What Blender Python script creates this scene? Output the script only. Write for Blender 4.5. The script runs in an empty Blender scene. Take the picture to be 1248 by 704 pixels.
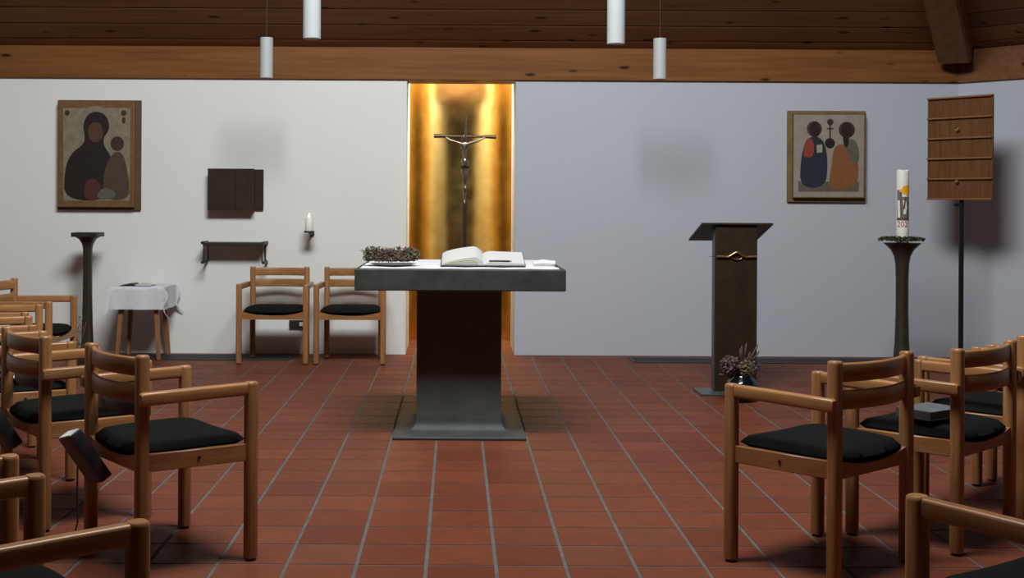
import bpy, bmesh, math, random
from mathutils import Vector, Matrix
random.seed(7)
R = math.radians
C = bpy.context.scene.collection
# ------------------------------------------------------------------ camera
F, CX, CY, H, ROLL = 1445.0, 556.0, 250.0, 1.289, 0.0055
cam = bpy.data.cameras.new('camera')
cam.sensor_fit = 'HORIZONTAL'; cam.sensor_width = 36.0
cam.lens = 36.0 * F / 1248
cam.shift_x = (624 - CX) / 1248
cam.shift_y = -(352 - CY) / 1248
cam.clip_start = 0.05
co = bpy.data.objects.new('camera', cam); C.objects.link(co)
co.matrix_world = Matrix.Translation((0, 0, H)) @ Matrix.Rotation(R(90), 4, 'X') @ Matrix.Rotation(ROLL, 4, 'Z')
bpy.context.scene.camera = co
# ------------------------------------------------------------------ world, exposure
sc = bpy.context.scene
sc.view_settings.view_transform = 'Standard'; sc.view_settings.look = 'None'
sc.view_settings.gamma = 1; sc.view_settings.use_curve_mapping = False
sc.view_settings.exposure = 0.0
w = bpy.data.worlds.new('overcast_sky'); sc.world = w; w.use_nodes = True
w.node_tree.nodes['Background'].inputs[0].default_value = (.75, .85, 1, 1)
w.node_tree.nodes['Background'].inputs[1].default_value = 1.0
# ------------------------------------------------------------------ large lights
def area(name, loc, rot, sx, sy, power, col):
    l = bpy.data.lights.new(name, 'AREA'); l.shape = 'RECTANGLE'; l.size = sx; l.size_y = sy
    l.energy = power; l.color = col
    o = bpy.data.objects.new(name, l); C.objects.link(o); o.location = loc; o.rotation_euler = rot
    return o
area('skylight_daylight', (0, 4.0, 5.7), (R(45), 0, 0), 2.9, 1.3, 525, (.96, .99, 1))
area('niche_rooflight', (.03, 10.86, 2.95), (0, 0, 0), .9, .5, 54, (1, .96, .90))

# ------------------------------------------------------------------ helpers
def P(px, py, d):
    u, v = px - CX, py - CY
    return Vector(((u + ROLL * v) / F * d, d, H - (v - ROLL * u) / F * d))
def PX(px, d, py=250): return P(px, py, d).x
def PZ(py, d, px=556): return P(px, py, d).z

def link(o, parent=None):
    C.objects.link(o)
    if parent is not None: o.parent = parent
    return o
def obj(name, bm, m, parent=None, smooth=None):
    me = bpy.data.meshes.new(name)
    bmesh.ops.recalc_face_normals(bm, faces=bm.faces)
    bm.to_mesh(me); bm.free()
    if m is not None: me.materials.append(m)
    if smooth is not None:
        for p in me.polygons: p.use_smooth = True
        try: me.set_sharp_from_angle(angle=R(smooth))
        except Exception: pass
    return link(bpy.data.objects.new(name, me), parent)
def share(name, me, parent=None, loc=(0, 0, 0), rot=(0, 0, 0)):
    o = link(bpy.data.objects.new(name, me), parent); o.location = loc; o.rotation_euler = rot
    return o
def tag(o, label, cat, group=None):
    o['label'] = label; o['category'] = cat
    if group: o['group'] = group
    return o
def thing(name, label, cat, loc=(0, 0, 0), rz=0, group=None):
    o = bpy.data.objects.new(name, None); C.objects.link(o)
    o.empty_display_size = .1
    o.location = loc; o.rotation_euler = (0, 0, rz)
    return tag(o, label, cat, group)
def struct(name, bm, m, parent=None):
    o = obj(name, bm, m, parent)
    if parent is None: o['kind'] = 'structure'
    return o
def dup(root):
    r = root.copy(); C.objects.link(r)
    for ch in list(root.children):
        c = ch.copy(); C.objects.link(c); c.parent = r
        for g in list(ch.children):
            d = g.copy(); C.objects.link(d); d.parent = c
    return r

def nb(): return bmesh.new()
def box(bm, c, s, M=None, bev=0, seg=1):
    t = bmesh.new()
    bmesh.ops.create_cube(t, size=1)
    bmesh.ops.scale(t, vec=s, verts=t.verts)
    if bev: bmesh.ops.bevel(t, geom=list(t.edges), offset=bev, segments=seg, affect='EDGES', profile=.5)
    if M is not None: bmesh.ops.transform(t, matrix=M, verts=t.verts)
    bmesh.ops.translate(t, vec=c, verts=t.verts)
    merge(bm, t); return bm
def merge(bm, t):
    me = bpy.data.meshes.new('tmp'); t.to_mesh(me); t.free(); bm.from_mesh(me); bpy.data.meshes.remove(me)
def b2(bm, x0, x1, y0, y1, z0, z1, bev=0, seg=1):
    return box(bm, ((x0+x1)/2, (y0+y1)/2, (z0+z1)/2), (abs(x1-x0), abs(y1-y0), abs(z1-z0)), None, bev, seg)
def prism(bm, pts, vec):
    a = [bm.verts.new(p) for p in pts]; vec = Vector(vec)
    b = [bm.verts.new(Vector(p) + vec) for p in pts]; n = len(a)
    bm.faces.new(a); bm.faces.new(b[::-1])
    for i in range(n): bm.faces.new((a[i], a[(i+1) % n], b[(i+1) % n], b[i]))
    return bm
def hexa(bm, p):      # 8 points: bottom 4, top 4
    v = [bm.verts.new(q) for q in p]
    for f in ((0,1,2,3), (7,6,5,4), (0,4,5,1), (1,5,6,2), (2,6,7,3), (3,7,4,0)): bm.faces.new([v[i] for i in f])
    return bm
def lathe(bm, prof, n=24, c=(0, 0, 0), sq=None, ph=0, sx=1, sy=1):
    rings = []
    for r, z in prof:
        ring = []
        for i in range(n):
            a = 2*math.pi*i/n + ph
            ca, sa = math.cos(a), math.sin(a)
            k = 1
            if sq: k = (abs(ca)**sq + abs(sa)**sq) ** (-1/sq)
            ring.append(bm.verts.new((c[0]+r*ca*k*sx, c[1]+r*sa*k*sy, c[2]+z)))
        rings.append(ring)
    for a, b in zip(rings, rings[1:]):
        for i in range(n): bm.faces.new((a[i], a[(i+1) % n], b[(i+1) % n], b[i]))
    bm.faces.new(rings[0][::-1]); bm.faces.new(rings[-1])
    return bm
def tube(bm, pts, r, n=8, cap=True):
    pts = [Vector(p) for p in pts]; rings = []
    rs = r if isinstance(r, (list, tuple)) else [r]*len(pts)
    up = Vector((0, 0, 1))
    prev = None
    for i, p in enumerate(pts):
        t = (pts[min(i+1, len(pts)-1)] - pts[max(i-1, 0)]).normalized()
        if prev is None:
            ref = up if abs(t.z) < .9 else Vector((1, 0, 0))
            s = t.cross(ref).normalized()
        else: s = (prev - t*prev.dot(t)).normalized()
        prev = s; q = t.cross(s)
        rings.append([bm.verts.new(p + (s*math.cos(2*math.pi*k/n) + q*math.sin(2*math.pi*k/n))*rs[i]) for k in range(n)])
    for a, b in zip(rings, rings[1:]):
        for k in range(n): bm.faces.new((a[k], a[(k+1) % n], b[(k+1) % n], b[k]))
    if cap: bm.faces.new(rings[0][::-1]); bm.faces.new(rings[-1])
    return bm
def sweep(bm, pts, prof):   # horizontal path, profile = list of (outward, up); closed section
    pts = [Vector(p) for p in pts]; rings = []
    for i, p in enumerate(pts):
        t = (pts[min(i+1, len(pts)-1)] - pts[max(i-1, 0)]); t.z = 0; t.normalize()
        s = Vector((t.y, -t.x, 0))
        rings.append([bm.verts.new(p + s*a + Vector((0, 0, b))) for a, b in prof])
    n = len(prof)
    for a, b in zip(rings, rings[1:]):
        for k in range(n): bm.faces.new((a[k], a[(k+1) % n], b[(k+1) % n], b[k]))
    bm.faces.new(rings[0][::-1]); bm.faces.new(rings[-1])
    return bm
def surf(bm, fn, nu, nv):
    g = [[bm.verts.new(fn(i/nu, j/nv)) for j in range(nv+1)] for i in range(nu+1)]
    for i in range(nu):
        for j in range(nv): bm.faces.new((g[i][j], g[i+1][j], g[i+1][j+1], g[i][j+1]))
    return g
def solid(bm, top, bot, nu, nv):
    a = surf(bm, top, nu, nv); b = surf(bm, bot, nu, nv)
    for i in range(nu):
        bm.faces.new((a[i][0], a[i+1][0], b[i+1][0], b[i][0])); bm.faces.new((a[i][nv], a[i+1][nv], b[i+1][nv], b[i][nv]))
    for j in range(nv):
        bm.faces.new((a[0][j], a[0][j+1], b[0][j+1], b[0][j])); bm.faces.new((a[nu][j], a[nu][j+1], b[nu][j+1], b[nu][j]))
    return bm
def rrect(w, h, r, n=3):
    pts = []
    for cx, cy, a0 in ((w/2-r, h/2-r, 0), (-w/2+r, h/2-r, 90), (-w/2+r, -h/2+r, 180), (w/2-r, -h/2+r, 270)):
        for i in range(n+1):
            a = R(a0 + 90*i/n); pts.append((cx + r*math.cos(a), cy + r*math.sin(a)))
    return pts

# ------------------------------------------------------------------ materials
def mat(name, col, rough=.6, metal=0.0, spec=.5):
    m = bpy.data.materials.new(name); m.use_nodes = True
    b = m.node_tree.nodes['Principled BSDF']
    b.inputs['Base Color'].default_value = (*col, 1); b.inputs['Roughness'].default_value = rough
    b.inputs['Metallic'].default_value = metal; b.inputs['Specular IOR Level'].default_value = spec
    return m
class N:
    def __init__(s, m): s.m = m; s.t = m.node_tree; s.b = s.t.nodes['Principled BSDF']
    def new(s, ty, **kw):
        n = s.t.nodes.new(ty)
        for k, v in kw.items(): setattr(n, k, v)
        return n
    def l(s, a, b): s.t.links.new(a, b)
    def coords(s, scale, kind='Object', rot=(0, 0, 0)):
        c = s.new('ShaderNodeTexCoord'); mp = s.new('ShaderNodeMapping')
        mp.inputs['Scale'].default_value = scale; mp.inputs['Rotation'].default_value = rot
        s.l(c.outputs[kind], mp.inputs[0]); return mp.outputs[0]
    def noise(s, vec, scale=1, detail=4, rough=.55):
        n = s.new('ShaderNodeTexNoise'); n.inputs['Scale'].default_value = scale
        n.inputs['Detail'].default_value = detail; n.inputs['Roughness'].default_value = rough
        s.l(vec, n.inputs['Vector']); return n.outputs['Fac']
    def ramp(s, fac, stops):
        r = s.new('ShaderNodeValToRGB'); e = r.color_ramp.elements
        e[0].position, e[0].color = stops[0][0], (*stops[0][1], 1)
        e[1].position, e[1].color = stops[-1][0], (*stops[-1][1], 1)
        for p, c in stops[1:-1]:
            q = e.new(p); q.color = (*c, 1)
        s.l(fac, r.inputs[0]); return r.outputs[0]
    def mix(s, fac, a, b, mode='MIX'):
        x = s.new('ShaderNodeMix', data_type='RGBA', blend_type=mode)
        for i, v in ((0, fac), (6, a), (7, b)):
            if hasattr(v, 'links'): s.l(v, x.inputs[i])
            elif i == 0: x.inputs[0].default_value = v
            else: x.inputs[i].default_value = (*v, 1)
        return x.outputs[2]
    def bump(s, h, strength=.2, dist=.01):
        b = s.new('ShaderNodeBump'); b.inputs['Strength'].default_value = strength; b.inputs['Distance'].default_value = dist
        s.l(h, b.inputs['Height']); s.l(b.outputs[0], s.b.inputs['Normal'])
    def col(s, c): s.l(c, s.b.inputs['Base Color'])
    def math(s, op, a, b):
        x = s.new('ShaderNodeMath', operation=op)
        for i, v in ((0, a), (1, b)):
            if hasattr(v, 'links'): s.l(v, x.inputs[i])
            else: x.inputs[i].default_value = v
        return x.outputs[0]
def plaster(name, col, col2):
    m = mat(name, col, .85, spec=.25); n = N(m)
    v = n.coords((1, 1, 1))
    n.col(n.mix(n.noise(v, 1.3, 3), col, col2))
    n.bump(n.noise(v, 28, 5), .12, .006); return m
def wood(name, dark, light, axis, rough=.4, grain=60, rnd=.25):
    m = mat(name, light, rough); n = N(m)
    s = [grain]*3; s[axis] = grain/14
    oi = n.new('ShaderNodeObjectInfo')
    c = n.new('ShaderNodeTexCoord'); ad = n.new('ShaderNodeVectorMath', operation='ADD')
    cb = n.new('ShaderNodeCombineXYZ')
    for i in range(3): n.l(n.math('MULTIPLY', oi.outputs['Random'], 7.3*(i+1)), cb.inputs[i])
    n.l(c.outputs['Object'], ad.inputs[0]); n.l(cb.outputs[0], ad.inputs[1])
    mp = n.new('ShaderNodeMapping'); mp.inputs['Scale'].default_value = s; n.l(ad.outputs[0], mp.inputs[0])
    f = n.noise(mp.outputs[0], 1, 5, .6)
    col = n.ramp(f, [(.3, dark), (.7, light)])
    hv = n.new('ShaderNodeHueSaturation'); n.l(col, hv.inputs['Color'])
    n.l(n.math('ADD', n.math('MULTIPLY', oi.outputs['Random'], rnd), 1-rnd/2), hv.inputs['Value'])
    n.col(hv.outputs[0]); n.bump(f, .08, .002); return m
def pine(name, dark, light, axis_vec_scale, rot=(0, 0, 0), rough=.5):
    m = mat(name, light, rough, spec=.1); n = N(m)
    v = n.coords(axis_vec_scale, 'Object', rot)
    f = n.noise(v, 1, 6, .6)
    col = n.ramp(f, [(.25, dark), (.75, light)])
    c2 = n.coords((2.6, 8.5, 8.5), 'Object', rot)
    vo = n.new('ShaderNodeTexVoronoi'); vo.inputs['Scale'].default_value = 1.0; n.l(c2, vo.inputs['Vector'])
    nv = n.noise(n.coords((30, 30, 30)), 1, 2)
    kn = n.ramp(n.math('ADD', vo.outputs['Distance'], n.math('MULTIPLY', nv, .05)), [(.11, (1, 1, 1)), (.19, (0, 0, 0))])
    col = n.mix(kn, col, tuple(x*.22 for x in dark))
    oi = n.new('ShaderNodeObjectInfo'); hv = n.new('ShaderNodeHueSaturation'); n.l(col, hv.inputs['Color'])
    n.l(n.math('ADD', n.math('MULTIPLY', oi.outputs['Random'], .45), .78), hv.inputs['Value'])
    n.col(hv.outputs[0]); n.bump(f, .1, .004); return m
def mottled(name, a, b, scale, rough=.6, metal=0, spec=.5, bump=.1, bs=None):
    m = mat(name, a, rough, metal, spec); n = N(m); v = n.coords((1, 1, 1))
    f = n.noise(v, scale, 6, .6); n.col(n.ramp(f, [(.3, a), (.7, b)]))
    if bump: n.bump(n.noise(v, bs or scale*6, 4), bump, .004)
    return m
def islands(name, stops, rough=.7):
    m = mat(name, stops[0][1], rough, spec=.2); n = N(m); g = n.new('ShaderNodeNewGeometry')
    n.col(n.ramp(g.outputs['Random Per Island'], stops)); return m

M = {}
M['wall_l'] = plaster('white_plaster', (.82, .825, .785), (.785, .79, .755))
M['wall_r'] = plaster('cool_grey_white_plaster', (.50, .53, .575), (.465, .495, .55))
M['wall_o'] = plaster('dark_brown_unseen_wall', (.17, .125, .09), (.14, .10, .07))  # unseen walls, dark brown made up to cut bounced fill on altar and chairs
M['beam'] = pine('pine_beam', (.115, .043, .013), (.20, .085, .028), (1.2, 26, 26))
M['plankA'] = pine('pine_board', (.12, .05, .02), (.205, .092, .038), (1.2, 26, 26))
M['plankB'] = pine('pine_board_side', (.12, .05, .02), (.205, .092, .038), (1.2, 26, 26), (0, 0, R(45)))
M['beamR'] = pine('pine_beam_side', (.13, .053, .02), (.22, .10, .042), (1.2, 26, 26), (0, 0, R(45)))
M['rafter'] = wood('pine_rafter', (.15, .062, .025), (.225, .105, .042), 1, .5, 20, .1)
M['roof'] = mat('roof_underlay', (.10, .05, .025), .8)
beech_d, beech_l = (.265, .115, .041), (.42, .205, .079)
M['wx'] = wood('beech_x', beech_d, beech_l, 0, .33)
M['wy'] = wood('beech_y', beech_d, beech_l, 1, .33)
M['wz'] = wood('beech_z', beech_d, beech_l, 2, .33)
M['stool'] = wood('oiled_wood', (.22, .09, .035), (.36, .17, .065), 2, .45)
M['boardwood'] = wood('board_veneer', (.10, .043, .016), (.15, .07, .027), 2, .5, 50, .12)
M['ledge'] = wood('ledge_veneer', (.19, .085, .034), (.28, .135, .055), 0, .45, 50, .1)
for k_ in ('boardwood', 'ledge', 'rafter'): M[k_].node_tree.nodes['Principled BSDF'].inputs['Specular IOR Level'].default_value = .12
M['fabric'] = mottled('black_green_wool', (.006, .0075, .0065), (.012, .014, .012), 400, .95, 0, .05, .3, 900)
M['rubber'] = mat('black_rubber', (.012, .012, .012), .6)
M['black'] = mat('black_vinyl', (.015, .015, .016), .42)
M['blackm'] = mat('black_steel', (.012, .013, .015), .35, .4)
M['screw'] = mat('screw_metal', (.25, .22, .18), .35, 1)
M['brass'] = mat('brass_knob', (.75, .68, .5), .2, 1)
M['slab'] = mottled('grey_stone_slab', (.024, .026, .024), (.056, .058, .054), 7, .55, 0, .4, .25, 60)
M['stone'] = mottled('dark_stone_pillar', (.062, .066, .060), (.095, .10, .092), 5, .5, 0, .4, .2, 50)
M['plinth'] = mottled('grey_green_plinth', (.036, .041, .04), (.058, .064, .062), 6, .6, 0, .4, .2, 40)
M['bronze'] = mottled('dark_bronze', (.024, .0145, .006), (.040, .025, .011), 9, .5, .3, .5, .12, 70)
M['bronze_d'] = mottled('dark_patina_bronze', (.034, .026, .018), (.056, .044, .03), 14, .5, .4, .5, .15, 80)
M['bronze_l'] = mottled('polished_bronze', (.42, .25, .11), (.55, .34, .16), 12, .3, .9, .5, .05)
M['cross'] = mottled('silver_bronze', (.23, .17, .125), (.42, .34, .27), 22, .3, .9, .5, .1)
M['cross_d'] = mottled('dark_cross_bronze', (.10, .065, .04), (.16, .11, .07), 22, .38, .8, .5, .1)
M['paper'] = mat('white_paper', (.56, .57, .55), .7, spec=.2)
M['pages'] = mottled('page_edges', (.62, .60, .38), (.80, .78, .62), 60, .8, 0, .2, 0)
M['linen'] = mottled('white_linen', (.66, .67, .70), (.73, .74, .77), 30, .85, 0, .15, .3, 500)
M['wax'] = mat('white_wax', (.85, .83, .77), .5); M['wax'].node_tree.nodes['Principled BSDF'].inputs['Subsurface Weight'].default_value = .15
M['lamp'] = mat('white_lamp_enamel', (.46, .485, .49), .45)
M['lampin'] = mat('lamp_inside', (.45, .46, .47), .6)
M['steel'] = mat('grille_metal', (.06, .065, .06), .5, .5)
M['pit'] = mat('grille_pit', (.012, .012, .012), .9)
M['greenplate'] = mat('grey_green_steel_plate', (.075, .09, .087), .4, .3)
M['vase'] = mat('dark_teal_glaze', (.003, .007, .009), .1)
M['pewter'] = mat('pewter_dish', (.36, .38, .42), .35, .6)
M['book_g'] = mottled('grey_book_cloth', (.10, .115, .125), (.15, .165, .175), 40, .5, 0, .4, .1)
M['leather'] = mat('dark_leather', (.02, .019, .018), .5)
M['gild'] = mottled('icon_frame_wood', (.13, .065, .022), (.20, .105, .038), 18, .5)
M['icon_back'] = mottled('icon_board_wood', (.085, .045, .018), (.13, .075, .03), 12, .6)
M['icon_side'] = mottled('icon_backing_ochre', (.15, .095, .035), (.22, .14, .05), 14, .55)
M['icon_ground'] = mottled('aged_gesso', (.17, .148, .095), (.26, .232, .16), 16, .55)
M['icon_ground2'] = mottled('aged_gesso_pale', (.25, .22, .18), (.32, .285, .235), 16, .55)
def paint(k, c): M[k] = mottled('paint_' + k, tuple(x*.75 for x in c), c, 25, .5, 0, .4, .05)
paint('p_dark', (.022, .014, .012)); paint('p_brown', (.06, .03, .02)); paint('p_skin', (.10, .05, .03)); paint('p_robe', (.085, .055, .035))
paint('p_red', (.30, .055, .03)); paint('p_blue', (.022, .03, .045)); paint('p_orange', (.26, .10, .035)); paint('p_olive', (.13, .12, .09))
paint('p_halo', (.24, .21, .145)); paint('p_pale', (.40, .36, .30)); paint('p_ground', (.13, .115, .08)); paint('p_wine', (.09, .03, .025))
M['leafmix'] = islands('mauve_green_leaves', [(0, (.045, .07, .03)), (.3, (.11, .14, .065)), (.5, (.12, .045, .05)), (.72, (.24, .15, .14)), (.85, (.18, .20, .11)), (1, (.03, .022, .022))])
M['evergreen'] = islands('evergreen_leaves', [(0, (.012, .022, .01)), (.5, (.03, .05, .02)), (1, (.06, .075, .035))])
M['hydr'] = islands('dried_hydrangea', [(0, (.12, .075, .075)), (.5, (.19, .125, .115)), (1, (.09, .06, .065))])
M['dryg'] = islands('dried_yellow_green', [(0, (.10, .09, .04)), (.5, (.20, .18, .08)), (1, (.10, .055, .05))])
M['straw'] = mat('dried_stalk', (.13, .085, .065), .8)
M['c_yellow'] = mat('candle_yellow', (.85, .42, .02), .5); M['c_red'] = mat('candle_red', (.33, .045, .035), .5)
M['c_brown'] = mat('candle_brown', (.11, .075, .055), .5); M['c_grey'] = mat('candle_grey', (.16, .155, .145), .5)
M['wick'] = mat('wick', (.03, .025, .02), .9)
M['white_p'] = mat('white_plastic', (.75, .75, .75), .4)
fl = mat('candle_flame', (1, .75, .35), .5); fl.node_tree.nodes['Principled BSDF'].inputs['Emission Color'].default_value = (1, .72, .35, 1)
fl.node_tree.nodes['Principled BSDF'].inputs['Emission Strength'].default_value = 9; M['flame'] = fl
# gold leaf
g = mat('gold_leaf', (.80, .50, .12), .34, 1.0); n = N(g)
v = n.coords((1, 1, 1))
f = n.noise(v, 5, 5, .6); n.col(n.ramp(f, [(.3, (.66, .44, .12)), (.7, (.86, .64, .25))]))
n.l(n.math('ADD', n.math('MULTIPLY', n.noise(v, 9, 3), .12), .14), n.b.inputs['Roughness'])
n.bump(n.noise(v, 14, 4), .06, .01); M['gold'] = g
# floor tiles
t = mat('terracotta_tile', (.30, .10, .05), .5, spec=.13); n = N(t)
g_ = n.new('ShaderNodeNewGeometry'); oi = n.new('ShaderNodeObjectInfo')
rn = n.math('FRACT', n.math('ADD', g_.outputs['Random Per Island'], n.math('MULTIPLY', oi.outputs['Random'], 3.7)), 0)
base = n.ramp(rn, [(0, (.135, .034, .017)), (.3, (.175, .046, .022)), (.55, (.19, .054, .025)), (.8, (.155, .039, .019)), (1, (.17, .054, .027))])
geo = n.new('ShaderNodeNewGeometry')
vv = n.new('ShaderNodeMapping'); n.l(geo.outputs['Position'], vv.inputs[0])
ff = n.noise(vv.outputs[0], 9, 5, .6)
base = n.mix(n.ramp(ff, [(.35, (0, 0, 0)), (.75, (.55, .55, .55))]), base, (.095, .036, .02))
n.col(base)
n.l(n.math('ADD', n.math('MULTIPLY', n.noise(vv.outputs[0], 20, 3), .22), .42), n.b.inputs['Roughness'])
n.bump(n.noise(vv.outputs[0], 40, 3), .05, .004); M['tile'] = t
M['grout'] = mottled('grey_grout', (.095, .094, .088), (.14, .138, .13), 12, .9, 0, .2, .2)

# ------------------------------------------------------------------ room shell
DW = 10.23                      # back wall plane
ZW, ZB = 2.368, 2.645           # top of plaster, top of beam
APEX = Vector((0, 3.02, 7.04)); ZO = 6.5
cr = [(-4.33, DW), (4.33, DW), (8.93, 5.63), (8.93, .41), (4.33, -4.19), (-4.33, -4.19), (-8.93, .41), (-8.93, 5.63)]
NX0, NX1 = PX(495, DW, 260), PX(627.8, DW, 260)

bm = nb(); box(bm, (0, 3.4, -.0525), (19, 17, .10)); floor = struct('floor', bm, M['grout'])
# tiles: 24 cm squares in a 25 cm grid, joints recessed 2 mm
TX0, PITCH, G = -.1007, .25, .0055
def tile_bm(bm, x0, x1, y0, y1):
    h = -.0005
    v = [(x0, y0), (x1, y0), (x1, y1), (x0, y1)]
    e = .0015
    hexa(bm, [(x, y, -.012) for x, y in v] + [(x0+e, y0+e, h), (x1-e, y0+e, h), (x1-e, y1-e, h), (x0+e, y1-e, h)])
tb = nb(); tile_bm(tb, -PITCH/2+G, PITCH/2-G, -PITCH/2+G*.8, PITCH/2-G*.8)
tme = bpy.data.meshes.new('tile'); bmesh.ops.recalc_face_normals(tb, faces=tb.faces); tb.to_mesh(tme); tb.free(); tme.materials.append(M['tile'])
cells = []
for i in range(-34, 36):
    for j in range(4, 46):
        x0, y0 = TX0 + i*PITCH, j*PITCH
        cells.append((x0 + PITCH/2, y0 + PITCH/2))
def inroom(x, y):
    if y > DW - .005 and not (NX0 - .1 < x < NX1 + .1): return y - .125 < DW and abs(x) < 4.33
    if y > 11.7: return False
    return abs(x) - 4.33 < (DW - y) + .1 if y > 5.63 else abs(x) < 8.9
vis = []; rest = []
for x, y in cells:
    if not inroom(x, y): continue
    u = x/y*F + CX; vv_ = H/y*F + CY
    if -60 < u < 1310 and vv_ < 735: vis.append((y, x))
    elif abs(x) < 6: rest.append((x, y))
vis.sort()
for y, x in vis[:300]: share('tile', tme, floor, (x, y, 0))
rest += [(x, y) for y, x in vis[300:]]
rb = nb()
for x, y in rest: tile_bm(rb, x-PITCH/2+G, x+PITCH/2-G, y-PITCH/2+G*.8, y+PITCH/2-G*.8)
o = obj('far_tiles', rb, M['tile'], floor); o['kind'] = 'stuff'

# back wall in two plastered panels with the niche between
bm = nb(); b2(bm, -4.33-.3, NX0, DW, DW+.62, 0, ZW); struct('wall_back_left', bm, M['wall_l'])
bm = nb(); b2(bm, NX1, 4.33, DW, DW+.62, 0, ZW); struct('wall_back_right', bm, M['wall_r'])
def wall_seg(name, a, b, m, z0=0, z1=ZW, t=.3):
    a, b = Vector((*a, 0)), Vector((*b, 0)); dr = (b-a).normalized(); nrm = Vector((dr.y, -dr.x, 0))
    c = Vector((0, 3.0, 0))
    if nrm.dot(c - a) > 0: nrm = -nrm
    bm = nb(); p = [a, b, b + nrm*t, a + nrm*t]
    hexa(bm, [q + Vector((0, 0, z0)) for q in p] + [q + Vector((0, 0, z1)) for q in p])
    return struct(name, bm, m)
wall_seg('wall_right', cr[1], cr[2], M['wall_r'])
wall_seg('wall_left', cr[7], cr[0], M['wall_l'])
wall_seg('wall_side_right', cr[2], cr[3], M['wall_o'], 0, ZB)
wall_seg('wall_rear_right', cr[3], cr[4], M['wall_o'], 0, ZB)
wall_seg('wall_rear', cr[4], cr[5], M['wall_o'], 0, ZB)
wall_seg('wall_rear_left', cr[5], cr[6], M['wall_o'], 0, ZB)
wall_seg('wall_side_left', cr[6], cr[7], M['wall_o'], 0, ZB)
# gilded apse niche: half cylinder behind the opening
ncx = (NX0+NX1)/2; r0 = .62
bm = nb(); arc = []
for i in range(41):
    a = math.pi*i/40; arc.append((ncx - r0*math.cos(a), DW+.70 + r0*math.sin(a)))
inner = [(x, y, 0) for x, y in arc]
prof = [bm.verts.new(p) for p in inner]; tp = [bm.verts.new((x, y, 3.0)) for x, y, z in inner]
o1 = [bm.verts.new((ncx-(r0+.05)*math.cos(math.pi*i/40), DW+.70+(r0+.05)*math.sin(math.pi*i/40), 0)) for i in range(41)]
o2 = [bm.verts.new((p.co.x, p.co.y, 3.0)) for p in o1]
for i in range(40):
    bm.faces.new((prof[i], prof[i+1], tp[i+1], tp[i])); bm.faces.new((o1[i+1], o1[i], o2[i], o2[i+1]))
    bm.faces.new((tp[i], tp[i+1], o2[i+1], o2[i])); bm.faces.new((prof[i+1], prof[i], o1[i], o1[i+1]))
for k in (0, 40): bm.faces.new((prof[k], tp[k], o2[k], o1[k]))
o = obj('wall_niche', bm, M['gold'], None, 60); o['kind'] = 'structure'
bm = nb(); b2(bm, ncx-.75, NX0-.001, DW+.62, DW+.72, 0, 3.0); b2(bm, NX1+.001, ncx+.75, DW+.62, DW+.72, 0, 3.0)
b2(bm, ncx-.75, ncx+.75, DW+.33, DW+1.45, 3.0, 3.05)
struct('wall_niche_surround', bm, M['wall_l'])
# beams on top of the walls
bm = nb()
b2(bm, -4.33-.2, 4.33, DW-.025, DW+.33, ZW+.0005, ZB, .003)
struct('trim_1', bm, M['beam'])
def side_beam(name, a, b, m):
    a, b = Vector((*a, 0)), Vector((*b, 0)); dr = (b-a).normalized(); nrm = Vector((dr.y, -dr.x, 0))
    if nrm.dot(Vector((0, 3, 0)) - a) < 0: nrm = -nrm
    p = [a + nrm*.025, b + nrm*.025, b - nrm*.3, a - nrm*.3]
    bm = nb(); hexa(bm, [q + Vector((0, 0, ZW)) for q in p] + [q + Vector((0, 0, ZB)) for q in p])
    return struct(name, bm, m)
side_beam('trim_2', (4.335, DW-.005), cr[2], M['beamR'])
side_beam('trim_3', (-4.335, DW-.005), cr[7], M['beamR'])
# roof: eight planes to a rooflight under the apex
kf = (ZO - ZB)/(APEX.z - ZB)
bm = nb()
top = []
for i in range(8):
    a, b = cr[i], cr[(i+1) % 8]
    A, B = Vector((*a, ZB+.03)), Vector((*b, ZB+.03)); ap = APEX + Vector((0, 0, .03))
    A2, B2 = A.lerp(ap, kf), B.lerp(ap, kf)
    A0, B0 = A - (ap-A)*.06, B - (ap-B)*.06
    up = Vector((0, 0, .08))
    hexa(bm, [A0, B0, B2, A2, A0+up, B0+up, B2+up, A2+up])
ceiling = struct('ceiling', bm, M['roof'])
def planks(a, b, m, pitch=.2, gap=.006, th=.024):
    A, B = Vector((*a, ZB)), Vector((*b, ZB))
    foot = A + (B-A)*((APEX-A).dot(B-A)/(B-A).length_squared)
    L = (APEX - foot).length; up = (B-A).cross(APEX-A).normalized()
    if up.z < 0: up = -up
    s = -.10
    while s + pitch < L*kf:
        e = []
        for q in (s + gap/2, s + pitch - gap/2):
            e.append((A.lerp(APEX, q/L), B.lerp(APEX, q/L)))
        c = .006; lo0, hi0 = e[0]; lo1, hi1 = e[1]
        sl = (APEX-foot).normalized()
        low = [lo0 + sl*c, hi0 + sl*c, hi1 - sl*c, lo1 - sl*c]
        mid = [lo0, hi0, hi1, lo1]
        b_ = nb()
        V0 = [b_.verts.new(p) for p in low]; V1 = [b_.verts.new(p + up*c) for p in mid]; V2 = [b_.verts.new(p + up*th) for p in mid]
        b_.faces.new(V0); b_.faces.new(V2)
        for X, Y in ((V0, V1), (V1, V2)):
            for k in range(4): b_.faces.new((X[k], X[(k+1) % 4], Y[(k+1) % 4], Y[k]))
        obj('plank', b_, m, ceiling)
        s += pitch
planks(cr[0], cr[1], M['plankA']); planks(cr[1], cr[2], M['plankB']); planks(cr[7], cr[0], M['plankB'])
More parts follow.
